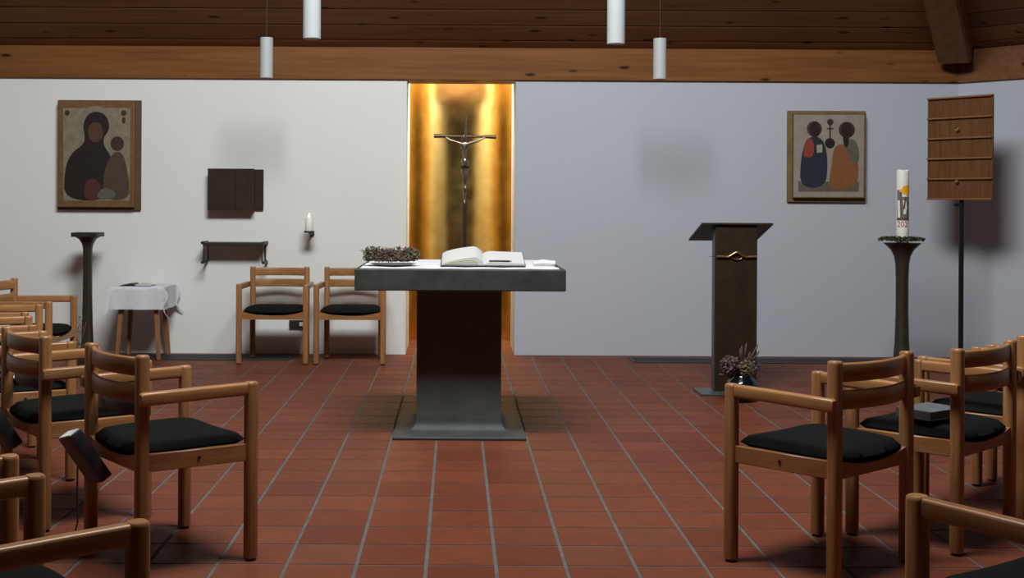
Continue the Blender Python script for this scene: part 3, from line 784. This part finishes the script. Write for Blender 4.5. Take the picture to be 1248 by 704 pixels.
# wall shelf
sd = DW-.2
x0, x1 = PX(246.5, sd, 297), PX(321, sd, 297); zt = PZ(294.5, sd, 284)
sh = thing('wall_shelf', 'narrow dark bronze wall shelf with curled brackets', 'shelf', ((x0+x1)/2, DW, zt-.2)); ox, oz = sh.location.x, zt-.2
bm = nb(); b2(bm, x0-ox+.01, x1-ox-.01, -.2, -.001, .2-.034, .2-.006, .004, 2); obj('shelf_board', bm, M['bronze_d'], sh)
for s, xx in ((-1, x0-ox), (1, x1-ox)):
    bm = nb()
    for yy in (-.195, -.02):
        tube(bm, [(xx-s*.004, yy, .2), (xx-s*.012, yy, .16), (xx-s*.012, yy, .05), (xx-s*.004, yy, .02)], [.010, .006, .006, .011], 8)
    tube(bm, [(xx, -.205, .19), (xx, -.002, .19)], .013, 10); tube(bm, [(xx, -.205, .022), (xx, -.002, .022)], .011, 10)
    obj('bracket', bm, M['bronze_d'], sh, 50)
# wall candle
wd_ = DW-.20; xx = PX(376.8, wd_, 280); zt = PZ(281.3, wd_, 377)
br = thing('candle_bracket', 'small dark wall bracket carrying the lit candle', 'candle holder', (xx, DW, zt-.06)); oz = zt-.06
bm = nb(); lathe(bm, [(.038, .045), (.046, .048), (.046, .058), (.042, .06)], 20, (0, -.20, 0)); obj('tray', bm, M['bronze_d'], br, 40)
bm = nb(); tube(bm, [(0, -.20, .046), (0, -.16, .03), (0, -.004, .028)], .008, 8); tube(bm, [(0, -.012, .028), (0, -.001, .028)], .022, 12); obj('arm', bm, M['bronze_d'], br, 50)
cn = thing('pillar_candle', 'short white lit candle on the wall bracket', 'candle', (xx, wd_, zt+.0005))
bm = nb(); lathe(bm, [(.034, 0), (.035, .003), (.035, .108), (.031, .112), (.022, .107), (.004, .105)], 24); obj('wax', bm, M['wax'], cn, 50)
bm = nb(); tube(bm, [(0, 0, .103), (0, 0, .116)], .0015, 5); obj('wick', bm, M['wick'], cn)
bm = nb(); lathe(bm, [(.001, .112), (.006, .120), (.0065, .127), (.004, .138), (.0006, .150)], 10); obj('flame', bm, M['flame'], cn, 60)
# socket
sk = thing('wall_socket', 'black wall socket with a white plug behind the left wall chair', 'socket', (PX(362.5, DW, 394), DW, PZ(399, DW, 362)))
bm = nb(); b2(bm, -.068, .068, -.03, 0, 0, .065, .004, 2); obj('socket_box', bm, M['rubber'], sk)
bm = nb(); b2(bm, .022, .064, -.052, -.0305, .015, .05, .004, 2); obj('plug', bm, M['white_p'], sk)
# draped side table
tx, ty = PX(174.5, 9.93, 347), 9.945; th_ = .60
st = thing('side_table', 'small wooden side table with splayed legs under a white cloth', 'table', (tx, ty, 0))
bm = nb(); box(bm, (0, 0, th_-.012), (.40, .38, .024), None, .004); obj('table_top', bm, M['stool'], st)
bm = nb(); box(bm, (0, 0, th_-.05), (.30, .28, .05)); obj('apron', bm, M['stool'], st)
for sx in (-1, 1):
    for sy in (-1, 1):
        bm = nb(); a = Vector((sx*.135, sy*.13, th_-.03)); b = Vector((sx*.172, sy*.172, 0))
        wt, wb = .022, .015
        hexa(bm, [b + Vector((i*wb, j*wb, 0)) for i, j in ((-1, -1), (1, -1), (1, 1), (-1, 1))] + [a + Vector((i*wt, j*wt, 0)) for i, j in ((-1, -1), (1, -1), (1, 1), (-1, 1))])
        bmesh.ops.bevel(bm, geom=list(bm.edges), offset=.004, segments=1, affect='EDGES'); obj('leg', bm, M['stool'], st)
bm = nb(); hx, hy, ov = .212, .20, .185
def drape(u, v, off=0):
    a, b = (u*2-1)*(hx+ov), (v*2-1)*(hy+ov)
    ex, ey = max(abs(a)-hx, 0), max(abs(b)-hy, 0); sa, sb = (1 if a > 0 else -1), (1 if b > 0 else -1)
    dz = math.hypot(ex, ey)
    x, y = sa*min(abs(a), hx), sb*min(abs(b), hy)
    if ex > 0 and ey > 0:
        k = min(ex, ey)/max(ex, ey); fl_ = dz*.20*k
        x += sa*(fl_ + .012 + .10*(ex-ey)*k); y += sb*(fl_ + .012 - .10*(ex-ey)*k)
        if sa > 0: x += .03*k*math.sin(dz*26)
    elif ex > 0: x += sa*(.010 + .035*ex + .007*math.sin(b*30)*ex/ov)
    elif ey > 0: y += sb*(.010 + .035*ey + .009*math.sin(a*26+1)*ey/ov)
    r_ = min(dz, .012)/.012
    z = th_ + .004 - dz + off
    return Vector((x - sa*off*(ex > 0)*1.0, y - sb*off*(ey > 0)*1.0, z))
solid(bm, lambda u, v: drape(u, v, .0016), lambda u, v: drape(u, v, 0), 44, 44)
o = tag(obj('tablecloth', bm, M['linen'], None, 60), 'white tablecloth with hanging corners on the small side table', 'tablecloth'); o.location = (tx, ty, 0)
ob = thing('open_booklet', 'small dark open booklet lying on the side table', 'book', (PX(167, 9.85, 348), 9.87, th_+.0065))
bm = nb(); b2(bm, -.13, .13, -.09, .09, 0, .003, .001); obj('cover', bm, M['leather'], ob)
for s in (-1, 1):
    bm = nb(); solid(bm, lambda u, v: Vector((s*.122*u, (v-.5)*.165, .0034 + .020*math.sin(min(1, u*3.5)*math.pi/2)*(1-u)**.7 + .002)), lambda u, v: Vector((s*.122*u, (v-.5)*.165, .0033)), 10, 3)
    obj('pages', bm, M['paper'] if s > 0 else M['leather'], ob, 50)
# slim column stand, left
def flared_stand(name, label, cat, x, d, ztop, wtop, rs, m, square):
    t = thing(name, label, cat, (x, d, 0))
    pr = [(rs*2.6, 0), (rs*2.6, .012), (rs*2.2, .02), (rs*1.7, .06), (rs*1.35, .14), (rs*1.18, .28), (rs*1.04, .5), (rs, ztop-.28), (rs*1.02, ztop-.14), (rs*1.25, ztop-.095), (rs*1.9, ztop-.055), (wtop*.42, ztop-.036)]
    bm = nb(); lathe(bm, pr, 28, sq=(5 if square else None), ph=(R(0))); obj('column', bm, m, t, 50)
    bm = nb()
    if square: b2(bm, -wtop/2, wtop/2, -wtop/2, wtop/2, ztop-.036, ztop, .003)
    else: lathe(bm, [(wtop*.44, ztop-.036), (wtop/2, ztop-.02), (wtop/2, ztop), (wtop*.45, ztop)], 28)
    obj('top_plate', bm, m, t, 40)
    return t
flared_stand('flower_column', 'slim dark bronze column with a square top at left wall', 'stand', PX(106.8, 9.88, 330), 9.88, PZ(283, 9.88, 107), .215, .033, M['bronze_d'], True)
# dried twigs by the column
tw = thing('dried_twigs', 'small bunch of dried twigs in a pot beside the slim column', 'plant', (PX(97, 9.4), 9.4, 0))
bm = nb(); lathe(bm, [(.05, 0), (.065, .06), (.06, .14), (.045, .17), (.04, .17)], 18); obj('pot', bm, M['bronze_d'], tw, 40)
bm = nb()
for _ in range(14):
    a = rnd.uniform(0, 6.28); e = Vector((.06*math.cos(a), .06*math.sin(a), rnd.uniform(.27, .40))); tube(bm, [(0, 0, .12), e*.55 + Vector((0, 0, .05)), e], .0016, 4)
o = obj('twigs', bm, M['straw'], tw); o['kind'] = 'stuff'
bm = nb()
for _ in range(60):
    a = rnd.uniform(0, 6.28); leafy(bm, (.05*math.cos(a)*rnd.random(), .05*math.sin(a), rnd.uniform(.25, .40)), .010, rnd)
o = obj('leaves', bm, M['hydr'], tw); o['kind'] = 'stuff'

# floor convector grilles
def grille(label, x0, x1, y0, y1):
    t = thing('floor_grille', label, 'grille', ((x0+x1)/2, (y0+y1)/2, 0), 0, 'floor grilles along the back wall')
    L, W_ = x1-x0, y1-y0
    bm = nb(); b2(bm, -L/2, L/2, -W_/2, W_/2, .0, .0015); obj('tray', bm, M['pit'], t)
    bm = nb()
    for s in (-1, 1):
        b2(bm, -L/2, L/2, s*W_/2-.012, s*W_/2+.012, .0016, .007); b2(bm, s*L/2-.012, s*L/2+.012, -W_/2+.0121, W_/2-.0121, .0016, .007)
    obj('frame', bm, M['steel'], t)
    bm = nb(); k = -L/2+.03
    while k < L/2-.02: b2(bm, k, k+.008, -W_/2+.012, W_/2-.012, .0016, .006); k += .022
    o = obj('bars', bm, M['steel'], t); o['kind'] = 'stuff'
grille('dark metal floor grille along the foot of the left wall', -3.0, PX(352, 9.9, 437), 9.80, 10.10)
grille('dark metal floor grille along the right wall behind the lectern', PX(771, 9.9, 438), 3.95, 9.78, 10.06)

# ------------------------------------------------------------------ lectern
ld = 8.20; lx = PX(897.2, ld, 380)
lec = thing('lectern', 'tall dark bronze lectern with a slanted desk by the right wall', 'lectern', (lx, ld, 0))
bw = 51/F*ld/2; ztop = PZ(273.5, ld, 898)
bm = nb(); b2(bm, -.265, .25, -.13, .16, .0005, .014, .003); obj('base_plate', bm, M['greenplate'], lec)
bm = nb(); b2(bm, -bw, bw, 0, .10, .0145, ztop-.004, .004, 2); body = obj('body', bm, M['bronze'], lec)
bm = nb(); b2(bm, -bw-.004, -bw-.0005, .02, .095, .0145, ztop-.03); b2(bm, bw+.0005, bw+.004, .02, .095, .0145, ztop-.03); obj('side_edge', bm, M['greenplate'], lec)
xa, xb, za_, zb_ = -.245, .248, ztop, ztop-.125
bm = nb(); hexa(bm, [(xa, -.02, za_), (xb, -.02, za_), (xb, .44, zb_), (xa, .44, zb_), (xa, -.02, za_+.012), (xb, -.02, za_+.012), (xb, .44, zb_+.012), (xa, .44, zb_+.012)])
# cut so the pillar stays below the desk
obj('desk', bm, M['bronze_d'], lec)
zo = PZ(312.5, ld, 898)
bm = nb(); pts = []
for i in range(25):
    u = i/24*2-1; k = math.exp(-(u/.26)**2); pts.append((u*bw*.97, -.010 - .004*k, zo + .030*k - .004*math.exp(-((abs(u)-.45)/.15)**2)))
tube(bm, pts, [.0085]*25, 8); obj('ornament', bm, M['bronze_l'], body, 60)
bm = nb(); tube(bm, [(.035*math.cos(R(a)), -.010, zo - .004 + .016*math.sin(R(a))) for a in range(180, 361, 20)], .004, 6); obj('ornament', bm, M['bronze_l'], body, 60)
for dx in (-.02, .02):
    bm = nb(); b2(bm, dx-.0012, dx+.0012, -.0035, -.0005, .15, zo-.04); obj('engraved_line', bm, M['bronze_d'], body)
bm = nb(); tube(bm, [(-bw-.045, -.004, zo), (-bw*.9, -.006, zo)], .0015, 5); obj('wire', bm, M['blackm'], body)
# desk support behind pillar
bm = nb(); hexa(bm, [(-.05, .1005, ztop-.25), (.05, .1005, ztop-.25), (.05, .12, ztop-.25), (-.05, .12, ztop-.25), (-.05, .1005, ztop-.037), (.05, .1005, ztop-.037), (.05, .30, ztop-.092), (-.05, .30, ztop-.092)]); obj('desk_support', bm, M['bronze_d'], lec)
# vase of dried flowers in front of it
vd = 7.86; vx = PX(904, vd, 465)
vs_ = thing('flower_vase', 'dark glazed vase of dried flowers at the lectern foot', 'vase', (vx, vd, 0))
bm = nb(); lathe(bm, [(.055, 0), (.075, .012), (.10, .06), (.105, .10), (.09, .14), (.06, .165), (.055, .178), (.062, .186), (.05, .18), (.045, .16)], 28); obj('pot', bm, M['vase'], vs_, 50)
rnd = random.Random(11)
def cluster(name, c, r, nleaf, s, m):
    bm = nb()
    for _ in range(nleaf):
        v = Vector((rnd.gauss(0, 1), rnd.gauss(0, 1), rnd.gauss(0, 1))).normalized()*r*rnd.uniform(.55, 1)
        leafy(bm, Vector(c)+v, s*rnd.uniform(.7, 1.3), rnd)
    o = obj(name, bm, m, vs_); o['kind'] = 'stuff'; return o
cluster('flower_head', (PX(889.5, vd)-vx, -.02, PZ(444.5, vd, 890)), .062, 420, .016, M['hydr'])
cluster('flower_head', (PX(910, vd)-vx, -.03, PZ(449, vd, 910)), .056, 380, .013, M['dryg'])
cluster('flower_head', (PX(918, vd)-vx, .02, PZ(446, vd, 918)), .06, 300, .014, M['hydr'])
cluster('flower_head', (PX(900, vd)-vx, .03, PZ(457, vd, 900)), .06, 200, .014, M['evergreen'])
for i, (ex, ey) in enumerate(((926, 419), (921, 424), (926.5, 427), (906, 421), (912, 418), (915, 428), (876, 455), (902, 424))):
    bm = nb(); e = Vector((PX(ex, vd)-vx, rnd.uniform(-.03, .04), PZ(ey, vd, ex))); s0 = Vector((0, 0, .16)); m_ = s0.lerp(e, .55) + Vector((0, 0, .02))
    tube(bm, [s0, m_, s0.lerp(e, .78), s0.lerp(e, .92), e], [.0015, .0015, .005, .006, .001], 6); obj('stalk', bm, M['straw'], vs_, 60)
for c in ((PX(889.5, vd)-vx, -.02, PZ(450, vd, 890)), (PX(910, vd)-vx, -.03, PZ(452, vd, 910)), (PX(918, vd)-vx, .02, PZ(450, vd, 918))):
    bm = nb(); tube(bm, [(0, 0, .15), (Vector(c) + Vector((0, 0, .15)))/2, c], .002, 5); obj('stalk', bm, M['straw'], vs_)

# ------------------------------------------------------------------ paschal candle
pd = 9.0; pxx = PX(1099.5, pd, 330); pz = PZ(296, pd, 1100)
ps = thing('candle_stand', 'tall dark flared bronze stand carrying the paschal candle', 'candle stand', (pxx, pd, 0))
bm = nb(); rs = .046
lathe(bm, [(.16, 0), (.16, .012), (.13, .022), (.085, .06), (.062, .14), (.052, .28), (rs, .5), (rs, pz-.28), (.050, pz-.16), (.060, pz-.10), (.082, pz-.055), (.115, pz-.02), (.14, pz), (.13, pz), (.06, pz-.015)], 32); obj('column', bm, M['bronze_d'], ps, 50)
bm = nb(); lathe(bm, [(.058, pz-.014), (.058, pz+.001), (.052, pz+.001), (.050, pz-.002)], 28); obj('cup', bm, M['bronze_d'], ps, 40)
wr = thing('leaf_wreath', 'dark evergreen leaf wreath around the foot of the paschal candle', 'wreath', (pxx, pd, pz+.024))
bm = nb(); tube(bm, [(.11*math.cos(a*math.pi/12), .11*math.sin(a*math.pi/12), .004) for a in range(25)], .012, 6); obj('ring', bm, M['straw'], wr, 60)
bm = nb()
for _ in range(420):
    a = rnd.uniform(0, 6.283); q = rnd.uniform(.07, .168); leafy(bm, (q*math.cos(a), q*math.sin(a), (.008 if q < .14 else .004) + rnd.uniform(-.006, .012) - .06*(q-.11)), rnd.uniform(.013, .023), rnd)
o = obj('leaves', bm, M['evergreen'], wr); o['kind'] = 'stuff'
cr_ = .0455; cb = pz+.003; ct = PZ(207.5, pd, 1100)
pc = thing('paschal_candle', 'tall white paschal candle painted with a yellow flower and year', 'candle', (pxx, pd, cb))
hc = ct - cb
bm = nb(); rings = []
pr = [(cr_-.002, 0), (cr_, .003)] + [(cr_, hc*k/6) for k in range(1, 6)] + [(cr_, hc-.01), (cr_-.003, hc), (cr_-.012, hc-.012), (.006, hc-.03)]
lathe(bm, pr, 40)
for v in bm.verts:
    if v.co.z > hc-.014: v.co.z += .006*math.sin(math.atan2(v.co.y, v.co.x)*2+.6)
obj('wax', bm, M['wax'], pc, 50)
bm = nb(); tube(bm, [(0, 0, hc-.03), (.001, 0, hc+.001)], .0015, 5); obj('wick', bm, M['wick'], pc)
# painted motif wrapped on the front of the candle: coordinates in photo pixels
ccx = 1099.8
def wrap(px, py, k):
    s = (px-ccx)/F*pd; a = max(-1.45, min(1.45, math.asin(max(-.99, min(.99, s/cr_)))))
    r = cr_ + .0006 + .0005*k; z = PZ(py, pd, 1100) - cb
    # candle faces the camera, which stands to its left
    b = a - math.atan2(pxx, pd)
    return Vector((r*math.sin(b), -r*math.cos(b), z))
def decal(name, quads, m, k):
    bm = nb()
    for x0, x1, y0, y1, sk in quads:      # skewed strips
        n_ = max(2, int((x1-x0)*1.0)+1); 
        surf(bm, lambda u, v: wrap(x0 + (x1-x0)*u + sk*v, y0 + (y1-y0)*v, k), n_, 4)
    return obj(name, bm, m, pc)
Zc = lambda x, y: (1080 + x/6.705, 195 + y/6.705)
def q(x0, x1, y0, y1, sk=0): a, b = Zc(x0, y0), Zc(x1, y1); return (a[0], b[0], a[1], b[1], sk/6.705)
decal('painted_background', [q(92, 130, 245, 490), q(120, 183, 300, 490)], M['c_grey'], 0)
decal('painted_figure', [q(95, 112, 330, 470, 4), q(135, 160, 330, 400, 8), q(145, 165, 385, 440, -6)], M['wax'], 1)
decal('painted_branch', [q(92, 183, 470, 492), q(112, 122, 240, 475, 10), q(150, 162, 300, 400, -12), q(165, 174, 340, 470, 4)], M['c_brown'], 2)
def petals(name, ells, m, k):
    bm = nb()
    for ex, ey, rx, ry in ells:
        rings = [[bm.verts.new(wrap(*Zc(ex + rx*f_*math.cos(i*math.pi/8), ey + ry*f_*math.sin(i*math.pi/8)), k)) for i in range(16)] for f_ in (.15, .45, .75, 1)]
        bm.faces.new(rings[0])
        for a, b in zip(rings, rings[1:]):
            for i in range(16): bm.faces.new((a[i], a[(i+1) % 16], b[(i+1) % 16], b[i]))
        k += .3
    return obj(name, bm, m, pc)
petals('painted_flower', [(150, 235, 20, 26), (128, 250, 20, 14), (168, 225, 14, 22), (170, 262, 15, 30), (146, 262, 18, 16)], M['c_yellow'], 3)
# year
tc = bpy.data.curves.new('year', 'FONT'); tc.body = '202'; tc.size = .062; tc.align_x = 'CENTER'
to = bpy.data.objects.new('year', tc); C.objects.link(to)
dg = bpy.context.evaluated_depsgraph_get(); ym = bpy.data.meshes.new_from_object(to.evaluated_get(dg)); bpy.data.objects.remove(to)
bm = nb(); bm.from_mesh(ym)
bmesh.ops.subdivide_edges(bm, edges=[e for e in bm.edges if e.calc_length() > .012], cuts=2)
zy0 = PZ(276.4, pd, 1100) - cb
for v in bm.verts:
    a = v.co.x*.86/cr_; a = max(-1.5, min(1.5, a)); b = a - math.atan2(pxx, pd)
    v.co = Vector(((cr_+.0012)*math.sin(b), -(cr_+.0012)*math.cos(b), zy0 + v.co.y))
ye = obj('year_digits', bm, M['c_red'], pc)

# ------------------------------------------------------------------ hymn number board
bd0, bd1 = 9.72, 9.31
pl, pr_ = P(1131.4, 119.8, bd0), P(1210.9, 114.3, bd1)
bc = (pl+pr_)/2; ang = math.atan2(pr_.y-pl.y, pr_.x-pl.x); W = math.hypot(pr_.x-pl.x, pr_.y-pl.y)
zt = (pl.z+pr_.z)/2; zb = PZ(243.5, bc.y, 1170)
nb_ = thing('hymn_board', 'wooden hymn number board with ledges on a thin black pole', 'board', (bc.x, bc.y, 0), ang)
bm = nb(); b2(bm, -W/2, W/2, -.008, .012, zb, zt, .002); bo = obj('board_panel', bm, M['boardwood'], nb_)
hh = zt-zb
for k in range(6):
    z = zb + .008 + (hh-.016)*k/5
    bm = nb(); b2(bm, -W/2+.002, W/2-.002, -.030, -.0085, z-.008, z+.005, .002); obj('ledge', bm, M['ledge'], bo)
for fz in (.677, .178):
    bm = nb(); lathe(bm, [(.009, 0), (.009, .016), (.015, .022), (.012, .030), (.002, .033)], 14); bmesh.ops.rotate(bm, matrix=Matrix.Rotation(R(90), 3, 'X'), verts=bm.verts); bmesh.ops.translate(bm, vec=(-.008, -.0085, zb + hh*fz), verts=bm.verts); obj('knob', bm, M['brass'], bo, 40)
bm = nb(); tube(bm, [(0, .03, .02), (0, .03, zb+.25)], .020, 12); obj('pole', bm, M['blackm'], nb_, 50)
bm = nb(); b2(bm, -.025, .025, .0125, .05, zb+.05, zb+.09, .003); tube(bm, [(-.02, .03, zb-.04), (-.055, .03, zb-.04)], .012, 8); obj('clamp', bm, M['blackm'], nb_, 50)
bm = nb(); lathe(bm, [(.19, 0), (.19, .012), (.18, .018), (.03, .022), (.02, .04)], 30, (0, .03, 0)); obj('foot', bm, M['blackm'], nb_, 40)

# ------------------------------------------------------------------ pendant lamps
def roof_z(x, y):
    A, B = Vector((*cr[0], ZB)), Vector((*cr[1], ZB)); return ZB + (DW - y)*(APEX.z-ZB)/(DW-APEX.y)
def pendant(label, px, pyb, d, dia=.10, h=.312):
    b = P(px, pyb, d); t = thing('pendant_lamp', label, 'lamp', (b.x, d, b.z), 0, 'white cylinder pendant lamps')
    r = dia/2
    bm = nb(); lathe(bm, [(r-.006, .010), (r-.004, 0), (r, .002), (r, h-.003), (r-.003, h), (.01, h+.002)], 32); obj('shade', bm, M['lamp'], t, 40)
    bm = nb(); lathe(bm, [(r-.0065, .004), (r-.0065, .009)], 28); obj('diffuser', bm, M['lampin'], t)
    zc = roof_z(b.x, d) - b.z
    bm = nb(); tube(bm, [(0, 0, h), (0, 0, zc-.01)], .0022, 5); obj('cord', bm, M['steel'], t)
    bm = nb(); lathe(bm, [(.03, zc-.03), (.035, zc-.025), (.035, zc-.001)], 16); obj('ceiling_cap', bm, M['lamp'], t, 40)
pendant('white cylinder pendant lamp, far one on the left, in front of the beam', 324.7, 95.3, 9.15)
pendant('white cylinder pendant lamp, near one on the left, cut by the top edge', 380, 47.5, 6.63)
pendant('white cylinder pendant lamp, far one on the right, in front of the beam', 804, 96.8, 9.05)
pendant('white cylinder pendant lamp, near one on the right, cut by the top edge', 750.7, 54, 6.6)
